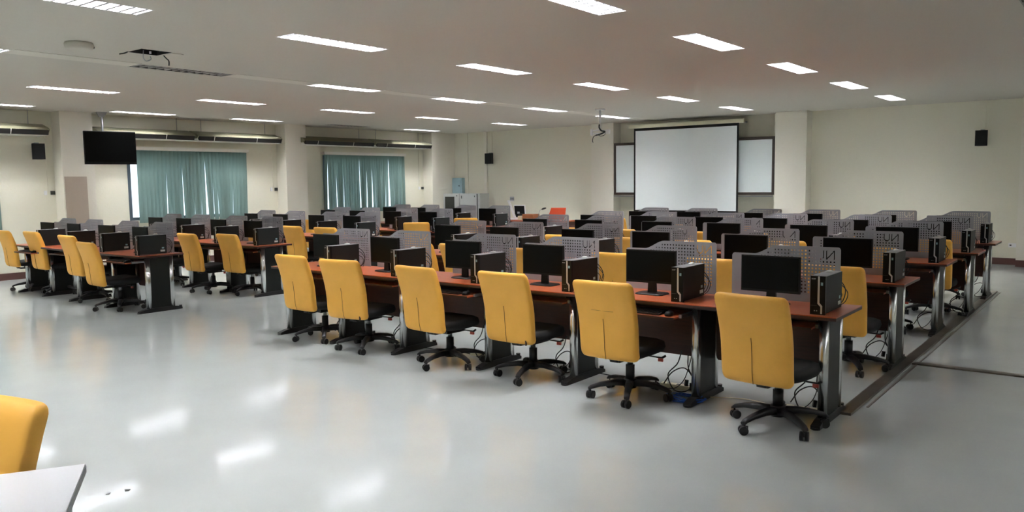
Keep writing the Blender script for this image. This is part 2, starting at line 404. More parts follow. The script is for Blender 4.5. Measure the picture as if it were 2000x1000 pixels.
def speaker(loc, rz, label):
    r = empty('wall_speaker', loc, rz, label, 'speaker', 'black wall speakers')
    B(M_mon).prism([(-.10, 0), (.10, 0), (.075, .16), (-.075, .16)], 0, .28, 'z').build('cabinet', r)
    B(M_blkfab).box(-.088, .088, -.012, 0, .012, .268).build('grille', r)
    B(M_blk).box(-.02, .02, .15, .24, .14, .2).build('bracket', r)
    B(M_alu).box(-.03, .03, .10, .24, .281, .30).build('top_bracket', r)
speaker((-2.27, 16.78, 2.17), 0, 'small black wall speaker alone on the wall past the main desks')
speaker((-13.93, 16.78, 2.12), .15, 'small black wall speaker above the grey cabinets')
speaker((-15.42, 6.08, 2.13), PI / 2 - .15, 'small black wall speaker under the air conditioner, by the first pillar')
# electrical panel, sockets
r = empty('distribution_box', (-15.40, 16.90, 1.31), label='pale blue electrical distribution box on the wall above the cabinets', cat='electrical box')
B(M_bluebox).box(0, .41, 0, .12, 0, .44).build('case', r)
B(M_bluebox).box(.02, .36, -.012, 0, .02, .42).build('door', r)
B(M_holeblk).box(.30, .325, -.022, -.012, .20, .235).build('latch', r)
for k, (y, z) in enumerate(((6.28, 1.53), (11.12, 1.52), (15.93, 1.48))):
    r = empty('wall_switch', (X0, y, z), label='dark thermostat box on the wall beside the %s pillar' % ('first', 'second', 'corner')[k], cat='wall control', group='wall controls')
    B(M_cabd).box(0, .03, .06, .13, -.035, .035).build('control_box', r)
    B(M_white).box(0, .012, -.05, .0, -.04, .04).build('switch_plate', r)
r = empty('wall_socket', (-1.80, Y1, .32), label='white double wall socket low on the wall by the last pillar', cat='wall socket')
B(M_white).box(0, .12, -.012, 0, 0, .075).build('socket_plate', r)
B(M_seamd).box(.02, .05, -.016, -.012, .025, .05).build('socket_face', r)
# cabinets in the corner
r = empty('server_cabinet', (-15.33, 16.48, 0), label='grey cabinet with a dark window in its door, in the corner', cat='cabinet')
B(M_cab).box(0, .60, .02, .42, .04, 1.315).build('carcass', r)
d = B(M_cab).box(.01, .59, 0, .02, .05, 1.31).build('door', r)
B(M_cabd).box(.07, .42, -.004, 0, .78, 1.23).build('door_window', d)
B(M_seamd).box(.50, .53, -.01, 0, 1.24, 1.27).build('latch', d)
B(M_seamd).box(.03, .57, .05, .40, 0, .04).build('plinth', r)
r = empty('storage_cabinet', (-14.72, 16.48, 0), label='plain grey two-lock cabinet standing beside the windowed cabinet', cat='cabinet')
B(M_cab).box(0, .72, .02, .42, .04, 1.315).build('carcass', r)
d = B(M_cab).box(.02, .62, 0, .02, .05, 1.31).build('door', r)
B(M_seamd).box(.07, .09, -.012, 0, 1.18, 1.26).build('lock', d)
B(M_seamd).box(.54, .56, -.012, 0, 1.22, 1.26).build('lock', d)
B(M_seamd).box(.622, .64, -.002, .02, .05, 1.31).build('side_gap', r)
B(M_seamd).box(.03, .69, .05, .40, 0, .04).build('plinth', r)
# ------------------------------------------------------------------ television
r = empty('television', (-14.98, 7.14, 2.04), PI / 2 - .22, 'black flat television hanging from a ceiling pole by the window wall', 'television')
B(M_mon).box(-.44, .44, 0, .045, 0, .60).build('housing', r)
B(M_scr).box(-.428, .428, -.004, 0, .045, .585).build('screen', r)
B(M_alu).box(-.435, .435, .005, .012, .60, .607).build('top_edge', r)
B(M_alu).tube([(-.10, .10, .3), (-.10, .10, .95)], .018, 10).build('pole', r)
B(M_blk).box(-.15, .12, .045, .09, .15, .45).build('bracket', r)
B(M_alu).prism([(-.19, .96), (-.01, .96), (-.06, .87), (-.14, .87)], .06, .14).build('ceiling_plate', r)
# ------------------------------------------------------------------ projector mount and other ceiling things
r = empty('projector_mount', (-8.215, 13.3, 0), label='white ceiling pole with empty projector bracket and dangling black cable', cat='projector mount')
B(M_white).box(-.07, .07, -.07, .07, 2.975, 3.0).build('ceiling_plate', r)
B(M_white).tube([(0, 0, 2.975), (0, 0, 2.62)], .022, 10).build('pole', r)
q = B(M_white); q.tube([(0, 0, 2.62), (.02, 0, 2.60), (-.18, -.02, 2.585)], .012, 6); q.tube([(0, 0, 2.60), (.17, .04, 2.57)], .012, 6); q.box(-.20, -.16, -.04, .0, 2.50, 2.62); q.box(.13, .19, 0, .06, 2.52, 2.60); q.tube([(-.18, -.02, 2.53), (.16, .03, 2.53)], .009, 6); q.build('bracket', r)
q = B(M_cable); q.tube(bezcurve([(0, -.03, 2.70), (.01, -.05, 2.64), (.06, -.05, 2.58), (.13, -.04, 2.56), (.05, -.05, 2.52), (-.06, -.05, 2.50)]), .015, 6)
q.tube(bezcurve([(-.06, -.05, 2.50), (-.12, -.05, 2.47), (-.14, -.05, 2.40), (-.13, -.05, 2.36)]), .008, 6)
q.tube(bezcurve([(.13, -.03, 2.56), (.12, -.03, 2.50), (.04, -.03, 2.48), (-.02, -.04, 2.50)]), .006, 6); q.build('cable', r)
r = empty('open_ceiling_hatch', (HOLE[0], HOLE[2], ZC), label='black open hole in the ceiling with cable ends hanging out', cat='ceiling opening')
dx, dy = HOLE[1] - HOLE[0], HOLE[3] - HOLE[2]
B(M_holeblk).box(0, .003, 0, dy, 0, .2).box(dx - .003, dx, 0, dy, 0, .2).box(0, dx, 0, .003, 0, .2).box(0, dx, dy - .003, dy, 0, .2).box(0, dx, 0, dy, .2, .21).build('shaft', r)
q = B(M_cable); q.tube(bezcurve([(.05, .04, .05), (.03, -.02, -.01), (.0, -.08, -.03)]), .007, 6); q.build('cable_end', r)
q = B(M_cable); q.tube(bezcurve([(.08, .3, .05), (.06, .38, -.02), (.05, .42, -.05), (.05, .42, -.10)]), [.006] * 25 + [.006] * 5 + [.01], 6) if False else q.tube(bezcurve([(.08, .3, .05), (.06, .38, -.02), (.05, .42, -.05), (.05, .42, -.10)]), .007, 6); q.build('cable_end', r)
q = B(M_alu); q.tube(bezcurve([(.05, .15, .03), (.02, .16, -.04), (0, .20, -.07), (.02, .24, -.05), (.03, .23, -.02)]), .005, 6); q.build('cable_end', r)
B(M_white).tube([(.09, .2, -.005), (.09, .2, .02)], .012, 8).build('socket', r)
b = B(M_ceil); b.box(.10, .28, .33, .46, -.006, 0); b.build('loose_panel', r)
r = empty('ceiling_router', (-8.02, 3.58, ZC), -.0, 'faint off-white round unit fixed to the ceiling near its hatch', 'ceiling unit')
q = B(M_ceil); q.loft([[(math.cos(2 * PI * k / 24) * rr, math.sin(2 * PI * k / 24) * rr, z) for k in range(24)] for rr, z in ((.12, 0), (.13, -.02), (.12, -.055), (.09, -.065))][::-1]); q.build('cover', r)
B(M_seamd).tube([(.03, .12, -.035), (.03, .127, -.035)], .012, 8).build('indicator', r)
# ------------------------------------------------------------------ floor ducts
structure(B(M_duct).box(-1.56, -1.47, 5.62, 12.9, 0, .018).build('trim_10'))
structure(B(M_duct).box(-1.47, X1, 7.50, 7.58, 0, .012).build('trim_11'))
structure(B(M_duct).box(-1.44, -1.425, 5.9, 12.9, 0, .004).build('trim_12'))
# ------------------------------------------------------------------ desks
PW = .78
def panel_mesh():
    """privacy panel, x from -PW (low side) to 0, perforated, with the letters N U cut through"""
    T_ = .004; z0, zl, zh = 0.0, .330, .396
    def top(x):
        t = (x + PW) / PW
        if t < .21: s = 0
        elif t < .44: u = (t - .21) / .23; s = u * u * (3 - 2 * u)
        else: s = 1
        z = zl + (zh - zl) * s; rr = .02
        e = min(x + PW, -x)
        if e < rr: z -= rr - math.sqrt(max(0, rr * rr - (rr - e) ** 2))
        return z
    p, h = .0245, .0115
    # letter field: mirrored when read from the chairs' side, as in the room
    ncol = int((PW - .08) / p); xs0 = -.042 - (ncol - 1) * p - h / 2
    hx = [(xs0 + k * p, xs0 + k * p + h) for k in range(ncol)]
    hz = [(.065 + k * p, .065 + k * p + h) for k in range(13)]
    hz = [q for q in hz if q[1] < zh - .012]
    LX0, LX1 = -.164, -.036; LZ0 = hz[-3][0] - .004; LZ1 = hz[-1][1] + .004
    cell = .0035; nx = int(round((LX1 - LX0) / cell)); nz = int(round((LZ1 - LZ0) / cell))
    def dist(px, pz, a, b_):
        ax, az = a; bx_, bz_ = b_; dx, dz = bx_ - ax, bz_ - az; t = max(0, min(1, ((px - ax) * dx + (pz - az) * dz) / (dx * dx + dz * dz)))
        return math.hypot(px - ax - t * dx, pz - az - t * dz)
    W, H = LX1 - LX0, LZ1 - LZ0
    u0, u1, n0, n1 = .008, .050, .070, .120; lo, hi = .005, H - .005
    segs = [((u0, hi), (u0, lo + .016)), ((u0, lo + .016), (u0 + .012, lo)), ((u0 + .012, lo), (u1 - .012, lo)), ((u1 - .012, lo), (u1, lo + .016)), ((u1, lo + .016), (u1, hi)),
            ((n0, lo), (n0, hi)), ((n0, lo), (n1, hi)), ((n1, lo), (n1, hi))]
    def letter(i, j):
        px, pz = (i + .5) * W / nx, (j + .5) * H / nz
        return any(dist(px, pz, a, b_) < .0036 for a, b_ in segs)
    xs = sorted({-PW, 0.0} | {v for q in hx for v in q} | {LX0, LX1})
    ext = [-PW + k * .006 for k in range(1, 5)] + [-k * .006 for k in range(1, 5)] + [-PW * (1 - .21 - k * .0285) for k in range(9)]
    for e in ext:
        if all(abs(e - x) > .003 for x in xs): xs.append(e)
    xs = sorted(xs)
    b = MB().use(M_panel)
    def quad(x0, x1, a0, a1, b0, b1):
        """cell x0..x1, bottom heights a0,a1 top heights b0,b1"""
        for y, rev in ((-T_ / 2, False), (T_ / 2, True)):
            v = [(x0, y, a0), (x1, y, a1), (x1, y, b1), (x0, y, b0)]
            b.add(v, [(0, 1, 2, 3) if not rev else (3, 2, 1, 0)])
    def wall(pa, pb):
        b.add([(pa[0], -T_ / 2, pa[1]), (pb[0], -T_ / 2, pb[1]), (pb[0], T_ / 2, pb[1]), (pa[0], T_ / 2, pa[1])], [(0, 1, 2, 3)])
    for i in range(len(xs) - 1):
        x0, x1 = xs[i], xs[i + 1]; xm = (x0 + x1) / 2; t0, t1 = top(x0), top(x1); tm = min(t0, t1)
        col_hole = any(a - 1e-6 < xm < c + 1e-6 for a, c in hx)
        inlet = LX0 - 1e-6 < xm < LX1 + 1e-6
        z = z0
        wall((x0, t0), (x1, t1)); wall((x1, z0), (x0, z0))
        if col_hole:
            for (a, c) in hz:
                if c > tm - .022: break
                if inlet and c > LZ0: break
                quad(x0, x1, z, z, a, a); z = c
                wall((x0, a), (x1, a)); wall((x1, c), (x0, c)); wall((x0, a), (x0, c)); wall((x1, c), (x1, a))
        if inlet:
            quad(x0, x1, z, z, LZ0, LZ0); z = LZ1
        quad(x0, x1, z, z, t0, t1)
    for i in range(nx):
        j = 0
        while j < nz:
            if letter(i, j): j += 1; continue
            k = j
            while k < nz and not letter(i, k): k += 1
            x0, x1 = LX0 + i * W / nx, LX0 + (i + 1) * W / nx; a, c = LZ0 + j * H / nz, LZ0 + k * H / nz
            quad(x0, x1, a, a, c, c)
            j = k
    wall((-PW, z0), (-PW, top(-PW))); wall((0, top(0)), (0, z0))
    return b.mesh('privacy_panel')
ME_panel = panel_mesh()
DW = 1.966
def leg_build(r, x):
    b = B(M_chrome)
    for y in (.165, .475):
        b.loft([[(x + a, y + c, z) for a, c in sup(.030, .034, 16, 2.6)] for z in (.05, .715)])
    l = b.build('leg', r)
    B(M_side).box(x - .022, x + .022, .19, .45, .05, .70).build('side_panel', l)
    q = B(M_blk); q.prism([(.02, .0), (.02, .025), (.10, .045), (.20, .055), (.44, .055), (.54, .045), (.60, .025), (.60, 0)], x - .03, x + .03, 'x')
    q.tube([(x, .03, 0), (x, .03, .012)], .028, 10); q.tube([(x, .59, .02), (x, .59, .05)], .02, 10); q.build('foot', l)
    return l
def desk_build(offs, legs, trays):
    r = empty('computer_desk')
    b = B(M_top); b.box(-DW, 0, 0, .60, .744, .75); b.use(M_edge); b.box(-DW, 0, 0, .60, .724, .744); b.build('tabletop', r)
    B(M_mod).box(-DW + .02, -.14, .50, .518, .26, .724).build('modesty_panel', r)
    for x in legs: leg_build(r, x)
    B(M_blk).box(-DW + .05, -.15, .10, .13, .70, .724).build('frame_rail', r)
    for o_ in offs:
        p = bpy.data.objects.new('privacy_panel', ME_panel); COL.objects.link(p); p.parent = r; p.location = (-o_, .55, .751)
        for xx in (-PW + .12, -.12):
            B(M_alu).box(xx - .02, xx + .02, .002, .03, -.0, .03).build('panel_clamp', p)
        t = B(M_top); x1 = -o_ - .03; t.box(x1 - .62, x1, -.10, .26, .648, .660); t.use(M_edge); t.box(x1 - .62, x1, -.104, -.10, .646, .661)
        t = t.build('keyboard_tray', r)
        B(M_alu).box(x1 - .64, x1 - .62, -.02, .28, .648, .672).box(x1, x1 + .02, -.02, .28, .648, .672).build('tray_slide', t)
        B(M_blk).box(x1 - .64, x1 + .02, .2, .24, .672, .724).build('tray_bracket', r)
    return r
rt = (.135, 1.04, 2.085, 2.965, 4.03, 4.915)
LEGX = (.12, 1.02)
MAIN = [(-1.45, 5.15), (-1.46, 7.07), (-1.46, 8.92), (-1.38, 10.33), (-1.40, 11.90)]
SIDE = [(-9.86, 4.97), (-9.90, 6.72), (-9.74, 8.5), (-9.72, 10.3), (-9.80, 12.1)]
TRAY_OUT = {('main', 0, 1), ('main', 0, 3), ('side', 0, 3), ('side', 0, 0)}
RN = ['first', 'second', 'third', 'fourth', 'fifth']
SN = ['first', 'second', 'third', 'fourth', 'fifth', 'sixth']
pd = {}
for bn, rows, nd in (('main', MAIN, 3), ('side', SIDE, 2)):
    for ri, (xe, yf) in enumerate(rows):
        for d in range(nd):
            offs = (rt[2 * d] - DW * d, rt[2 * d + 1] - DW * d); last = d == nd - 1; key = (d, last)
            if key not in pd:
                o = desk_build(offs, [-LEGX[0] - .0 * d, -LEGX[1]] + ([-DW + .07] if last else []), 0); pd[key] = tree(o)
            else: o = copy_tree(pd[key])[0]
            o.location = (xe - DW * d, yf, 0)
            tr = sorted([c for c in COL.objects if c.parent == o and c.name.startswith('keyboard_tray')], key=lambda c: c.name)
            for si, c in enumerate(tr): c.location.y = 0.0 if (bn, ri, 2 * d + si) in TRAY_OUT else .14
            dn = ['aisle-end', 'middle', 'inner-end'][d] if bn == 'main' else ['aisle-end', 'window-end'][d]
            tag(o, 'reddish wood two-seat computer desk, %s desk of the %s row, %s block' % (dn, RN[ri], bn), 'desk', 'computer desks in the %s block' % bn)
# ------------------------------------------------------------------ computer parts
def monitor_build():
    r = empty('monitor')
    h = B(M_mon); h.box(-.21, .21, 0, .022, .088, .342); h.box(-.15, .15, .022, .045, .13, .30); h.build('housing', r)
    B(M_scr).box(-.202, .202, -.002, 0, .104, .334).build('screen', r)
    B(M_mon).prism([(-.035, .01), (.035, .01), (.028, .15), (-.028, .15)], .022, .045).build('neck', r)
    q = B(M_mon); q.loft([[(a, .03 + c, z) for a, c in sup(w_, d_, 20, 5)] for w_, d_, z in ((.12, .085, 0), (.12, .085, .006), (.112, .078, .012))], smooth=False); q.build('stand_base', r)
    return r
def text_mesh(body, size):
    cu = bpy.data.curves.new('lettering', 'FONT'); cu.body = body; cu.size = size; cu.extrude = .0004
    o = bpy.data.objects.new('tmp', cu); COL.objects.link(o); dg = bpy.context.evaluated_depsgraph_get(); dg.update()
    me = bpy.data.meshes.new_from_object(o.evaluated_get(dg)); bpy.data.objects.remove(o); me.materials.clear(); me.materials.append(M_silver); return me
def tower_build():
    r = empty('computer_tower')
    W_, D_, H_ = .047, .375, .25
    B(M_case).box(-W_, W_, .02, D_, .008, H_ - .003).build('case', r)
    B(M_front).prism([(-W_, 0), (W_, 0), (W_, H_), (-W_, H_)], .0, .02).build('front_bezel', r)
    b = B(M_silver); s = .006
    b.prism([(.000, H_ - .002), (.012, H_ - .002), (.012, .078), (.030, .058), (.030, .006), (.019, .006), (.019, .052), (.000, .072)], -.003, 0); b.build('silver_stripe', r)
    me = text_mesh('acer', .016); o = bpy.data.objects.new('wordmark', me); COL.objects.link(o); o.parent = r; o.location = (-.040, -.001, H_ - .022); o.rotation_euler.x = PI / 2
    B(M_stick).box(.018, .032, -.001, 0, H_ - .060, H_ - .040).build('sticker', r)
    b = B(M_alu).box(-.022, -.015, -.001, 0, .022, .028); b.box(-.008, -.001, -.001, 0, .022, .028); b.build('front_port', r)
    B(M_seamd).box(-W_ + .003, -.004, -.001, 0, .058, .060).build('bay_line', r)
    B(M_ttop).box(-W_ + .001, W_ - .001, .004, D_ - .01, H_ - .003, H_).build('top_cover', r)
    q = B(M_lblw); q.loft([[(-.004 + a, .26 + c, H_ + z) for a, c in sup(w_, w_ * 1.6, 12, 2)] for w_, z in ((.022, 0), (.020, .008), (.010, .014))]); q.build('cable_clip', r)
    b = B(M_lblw).box(W_, W_ + .001, .29, .35, .03, .055); b.use(M_stick).box(W_, W_ + .001, .31, .34, .07, .09); b.build('side_label', r)
    q = B(M_cable)
    q.tube(bezcurve([(-.01, D_, .20), (.01, D_ + .05, .19), (.05, D_ + .075, .12), (.04, D_ + .06, .04), (.0, D_ + .05, .004)], 6), .0035, 5)
    q.tube(bezcurve([(.01, D_, .15), (.02, D_ + .04, .16), (.07, D_ + .055, .10), (.06, D_ + .05, .04), (.02, D_ + .07, .004)], 6), .003, 5)
    q.tube(bezcurve([(-.02, D_, .09), (.0, D_ + .04, .12), (.03, D_ + .07, .08), (.0, D_ + .07, .02), (-.04, D_ + .05, .004)], 6), .003, 5); q.build('rear_cable', r)
    return r
def keyboard_build():
    r = empty('keyboard')
    B(M_blk).prism([(0, 0), (.15, 0), (.15, .022), (0, .012)], -.21, .21, 'x').build('keyboard_body', r)
    q = B(M_mon)
    for j in range(5):
        for i in range(14):
            y = .014 + j * .026; x = -.198 + i * .0283; q.box(x, x + .025, y, y + .022, .010 + y * .067, .018 + y * .067)
    k = q.build('keys', r); k['kind'] = 'stuff'
    return r
def mouse_build():
    r = empty('computer_mouse')
    q = B(M_mon); q.loft([[(a, c, z) for a, c in sup(w_, w_ * 1.7, 16, 2.3)] for w_, z in ((.028, 0), (.031, .012), (.026, .026), (.012, .034))]); q.build('mouse_body', r)
    B(M_alu).tube([(0, .022, .033), (0, .034, .030)], .004, 6).build('wheel', r)
    return r
# ------------------------------------------------------------------ chairs
SW = .235
def back_profile(z):
    P = [(.34, -.280), (.42, -.300), (.50, -.305), (.60, -.314), (.70, -.335), (.80, -.366), (.925, -.412)]
    for (a, y0), (b_, y1) in zip(P, P[1:]):
        if z <= b_: t = (z - a) / (b_ - a); return y0 + (y1 - y0) * t
    return P[-1][1]
def chair_build():
    r = empty('office_chair')
    n = 28; loops = []; zb, zt, rad = .345, .922, .045
    zs = [zb + d for d in (0, .006, .018, .035)] + [zb + .07 + k * .045 for k in range(11)] + [zt - d for d in (.035, .02, .009, .002, 0)]
    for z in zs:
        t = (z - zb) / (zt - zb); w_ = .232 + .006 * t; th = .047
        for e in (z - zb, zt - z):
            if e < rad: k = math.sqrt(max(0.0, 1 - (1 - e / rad) ** 2)); w_ -= .030 * (1 - k); th *= .35 + .65 * k
        y = back_profile(z)
        loops.append([(a, y + c - .018 * (1 - (a / .24) ** 2), z) for a, c in sup(w_, th, n, 4.5)])
    bk = B(M_yel).loft(loops).build('backrest', r)
    def ys(z): return back_profile(z) - .018 - .0485
    B(M_seam).tube([(0.0 + .006 * (z - .3), ys(z), z) for z in (.352, .38, .43, .48, .54, .60, .65)], .0022, 5).build('seam', bk)
    q = B(M_blkfab)
    q.loft([[(a, -.01 + c, z + (.012 * (c / .23) if z > .4 else 0) - (.02 * max(0, (c - .12) / .1) ** 2)) for a, c in sup(w_, d_, 28, 3.6)] for w_, d_, z in ((.19, .19, .345), (.225, .225, .36), (.235, .235, .39), (.225, .228, .42), (.19, .19, .432))]); q.build('seat', r)
    B(M_blk).box(-.09, .09, -.12, .10, .30, .345).build('tilt_mechanism', r)
    q = B(M_blk); q.loft([[(a, y, z + c) for a, c in sup(.035, .012, 12, 4)] for y, z in ((-.05, .31), (-.20, .31), (-.245, .33))]); q.loft([[(a, y + c, z) for a, c in sup(.035, .012, 12, 4)] for y, z in ((-.232, .31), (-.245, .40), (-.262, .55))]); q.build('back_bracket', r)
    q = B(M_blk); q.tube([(0, 0, .14), (0, 0, .25)], .034, 14); q.use(M_alu); q.tube([(0, 0, .25), (0, 0, .31)], .020, 12); q.build('gas_lift', r)
    lv = B(M_blk).tube([(.09, .04, .325), (.20, .05, .32), (.235, .06, .318)], .006, 6).build('height_lever', r)
    q = B(M_blk); q.tube([(.235, .06, .318), (.262, .062, .335)], .009, 6); q.use(M_red); q.obox((.225, .055, .302), (1, .1, 0), .018, .008, .012); q.build('lever_knob', lv)
    bs = empty('base'); bs.parent = r
    q = B(M_blk); q.tube([(0, 0, .075), (0, 0, .145)], .048, 16); q.build('hub', bs)
    bs2 = None
    arm = MB().use(M_blk)
    arm.loft([[(x, a, z + c) for a, c in sup(w_, h_, 12, 3)] for x, z, w_, h_ in ((.03, .112, .034, .026), (.13, .116, .028, .022), (.23, .104, .024, .017), (.30, .086, .022, .014), (.32, .074, .020, .010))])
    mea = arm.mesh('base_arm')
    cas = MB().use(M_castr)
    for s_ in (-1, 1): cas.tube([(.008, s_ * .006, .029), (.008, s_ * .027, .029)], .029, 14)
    cas.tube([(0, 0, .03), (0, 0, .078)], .007, 8); cas.box(-.022, .026, -.007, .007, .03, .056)
    mec = cas.mesh('caster')
    for k in range(5):
        a = 2 * PI * k / 5 + .35
        o = bpy.data.objects.new('base_arm', mea); COL.objects.link(o); o.parent = bs; o.rotation_euler.z = a
        c = bpy.data.objects.new('caster', mec); COL.objects.link(c); c.parent = bs; c.location = (.305 * math.cos(a), .305 * math.sin(a), 0); c.rotation_euler.z = random.uniform(0, 6.28)
    return r
P_mon = P_tow = P_key = P_mou = P_chair = None
def place(kind, proto, builder, loc, rz, label, cat, group):
    if proto is None:
        o = builder(); proto = tree(o); t = proto
    else: t = copy_tree(proto); o = t[0]
    o.location = loc; o.rotation_euler = (0, 0, rz); tag(o, label, cat, group)
    return proto, t
# chairs: (row, seat) -> (x, y, turn in degrees, height shift) ; default from the seat
CH = {('main', 0, 0): (-1.79, 5.10, -6), ('main', 0, 1): (-2.94, 5.18, 0), ('main', 0, 2): (-3.90, 5.25, 0), ('main', 0, 3): (-4.79, 5.20, -3), ('main', 0, 4): (-5.92, 5.25, 8), ('main', 0, 5): (-6.68, 5.32, -1),
      ('main', 1, 0): (-1.87, 7.02, -3), ('main', 1, 1): (-2.98, 7.1, 0), ('main', 1, 2): (-4.04, 7.15, 0), ('main', 1, 3): (-5.10, 7.15, 4), ('main', 1, 4): (-6.14, 7.2, -4), ('main', 1, 5): (-6.70, 7.2, -6),
      ('main', 3, 0): (-1.83, 10.40, 0), ('main', 4, 2): (-4.42, 12.0, 0), ('main', 4, 3): (-5.06, 12.0, 0), ('main', 4, 5): (-6.95, 12.05, 0),
      ('side', 0, 0): (-10.62, 5.08, -2), ('side', 0, 1): (-11.72, 5.31, -1), ('side', 0, 2): (-12.98, 5.34, 0), ('side', 0, 3): (-13.88, 5.29, -2),
      ('side', 1, 0): (-10.43, 6.97, 2), ('side', 1, 1): (-11.12, 6.75, 0),
      ('side', 2, 0): (-10.50, 8.78, 8), ('side', 2, 1): (-11.36, 8.8, 2),
      ('side', 3, 0): (-10.42, 10.52, 39), ('side', 4, 0): (-10.67, 12.2, 34)}
LIFT = {('main', 4, 5): .08, ('main', 2, 1): .03, ('side', 0, 1): .04, ('side', 0, 2): .055, ('side', 0, 3): .05}
k = 0
for bn, rows, ns in (('main', MAIN, 6), ('side', SIDE, 4)):
    for ri, (xe, yf) in enumerate(rows):
        for s in range(ns):
            k += 1
            xr = xe - rt[s]; where = 'at the %s seat from the aisle, %s row, %s block' % (SN[s], RN[ri], bn)
            rnd = random.Random(k * 13 + 1)
            P_mon, _ = place('monitor', P_mon, monitor_build, (xr - (.40 if s % 2 == 0 else .425), yf + .295, .75), math.radians(rnd.uniform(-3, 3)), 'black monitor %s' % where, 'monitor', 'black monitors on the desks')
            P_tow, _ = place('computer_tower', P_tow, tower_build, (xr - (-.002 if s % 2 == 0 else .08), yf + .035 + rnd.uniform(-.01, .03), .75), math.radians(rnd.uniform(-1.5, 1.5)), 'black computer tower %s' % where, 'computer', 'black computer towers on the desks')
            if (bn, ri, s) in TRAY_OUT:
                P_key, _ = place('keyboard', P_key, keyboard_build, (xr - .37, yf - .07, .661), 0, 'black keyboard on the tray %s' % where.replace('at the', 'of the'), 'keyboard', 'black keyboards on the trays')
                P_mou, _ = place('computer_mouse', P_mou, mouse_build, (xr - .10, yf - .03, .661), .2, 'black mouse on the tray %s' % where.replace('at the', 'of the'), 'mouse', 'black mice on the trays')
            c = CH.get((bn, ri, s), (xr - .5 - rnd.uniform(-.03, .03), yf + .15, rnd.uniform(-5, 5)))
            P_chair, t = place('office_chair', P_chair, chair_build, (c[0], c[1], 0), math.radians(c[2]), 'yellow-backed office chair %s' % where, 'chair', 'yellow office chairs at the desks')
            for (o_, ch) in t[1]:
                if o_.name.startswith('base'): o_.rotation_euler.z = rnd.uniform(0, 1.25)
            lf = LIFT.get((bn, ri, s), 0)
            if lf:
                for (o_, ch) in t[1]:
                    if o_.name.split('.')[0] in ('backrest', 'seat', 'tilt_mechanism', 'back_bracket', 'height_lever'): o_.location.z += lf
            if bn == 'main' and ri == 0 and s == 1:
                bk = [o_ for o_, _c in t[1] if o_.name.startswith('backrest')][0]
                B(M_seam).tube([(a, back_profile(.71) - .018 * (1 - (a / .24) ** 2) - .0465, .71 - .01 * a) for a in (-.09, -.045, 0, .045, .09)], .0012, 4).build('seam', bk)
            if bn == 'main' and ri == 0 and s in (2, 4):
                bk = [o_ for o_, _c in t[1] if o_.name.startswith('backrest')][0]
                B(M_tag).box(.178, .186, back_profile(.36) - .060, back_profile(.36) - .045, .345, .385).build('fabric_tag', bk)
# the chair beside the white table
P_chair, t = place('office_chair', P_chair, chair_build, (-2.895, .60, 0), math.radians(-165), 'yellow office chair behind the white table, apart from the desk rows', 'chair', None)
if 'group' in t[0]: del t[0]['group']
# ------------------------------------------------------------------ cables under the desks
def cable_build():
    r = empty('cable_bundle')
    q = B(M_cable)
    q.tube(bezcurve([(0, 0, .32), (-.03, -.01, .22), (-.10, -.02, .13), (-.05, -.03, .02), (.05, -.03, .02), (.10, -.02, .10), (.03, -.01, .19), (-.07, 0, .15), (-.14, 0, .05)], 8), .0048, 5)
    q.tube(bezcurve([(.05, .0, .30), (.055, -.01, .2), (.09, -.01, .12), (.085, -.02, .07)], 8), .004, 5)
    q.tube(bezcurve([(.08, 0, .30), (.06, .01, .22), (.02, .01, .10), (-.04, 0, .03), (-.11, .02, .01)], 8), .0035, 5); q.build('cable_loops', r)
    B(M_blk).obox((.085, -.02, .055), (0, .1, 1), .028, .013, .013).build('plug', r)
    B(M_blk).obox((.045, -.02, .08), (.1, .1, 1), .024, .011, .011).build('plug', r)
    return r
P_cab = None
spots = [('main', 0, -.27), ('main', 0, -1.24), ('main', 0, -2.30), ('main', 0, -3.22), ('main', 0, -4.28), ('main', 0, -5.15), ('main', 1, -.27), ('main', 1, -1.12), ('main', 2, -.22), ('main', 3, -.22), ('main', 4, -.22), ('side', 0, -.22), ('side', 1, -.22), ('side', 1, -1.2)]
nl = ['first', 'second', 'third', 'fourth', 'fifth', 'sixth']; cnt = {}
for bn, ri, dx in spots:
    xe, yf = (MAIN if bn == 'main' else SIDE)[ri]; c = cnt[(bn, ri)] = cnt.get((bn, ri), 0) + 1
    P_cab, _ = place('cable_bundle', P_cab, cable_build, (xe + dx, yf + .38, 0), random.uniform(-.3, .3), 'black cable bundle by the %s leg of the %s row, %s block' % (nl[c - 1], RN[ri], bn), 'cable', 'black cable bundles under the desks')
P_st = None
def strip_build():
    r = empty('power_strip')
    B(M_cream).box(-.17, .17, -.028, .028, 0, .035).build('strip_body', r)
    for kx in (-.11, -.03, .05): B(M_seamd).box(kx - .012, kx + .012, -.012, .012, .035, .037).build('outlet', r)
    B(M_red).box(.12, .145, -.01, .01, .035, .041).build('rocker_switch', r)
    return r
for kx, (x, y) in enumerate(((-2.72, 5.60), (-4.72, 5.62), (-5.75, 5.60), (-1.78, 5.52))):
    P_st, _ = place('power_strip', P_st, strip_build, (x, y, 0), .05, 'cream power strip on the floor under the first row, %s from the aisle' % ['second', 'third', 'fourth', 'first'][kx], 'power strip', 'cream power strips')
r = empty('network_cable_coil', (-2.56, 5.33, 0), label='coil of bright blue network cable on the floor by a desk foot', cat='cable')
q = B(M_blue); rr = random.Random(5); pts = []
for k in range(100):
    a = k * .52; R_ = .10 + .025 * math.sin(k * .37) + rr.uniform(-.006, .006)
    pts.append((R_ * 1.25 * math.cos(a), R_ * .85 * math.sin(a), .006 + .045 * (.5 + .5 * math.sin(k * .9)) * (k / 100)))
q.tube(bezcurve(pts, 3), .0035, 5); q.build('coil', r)
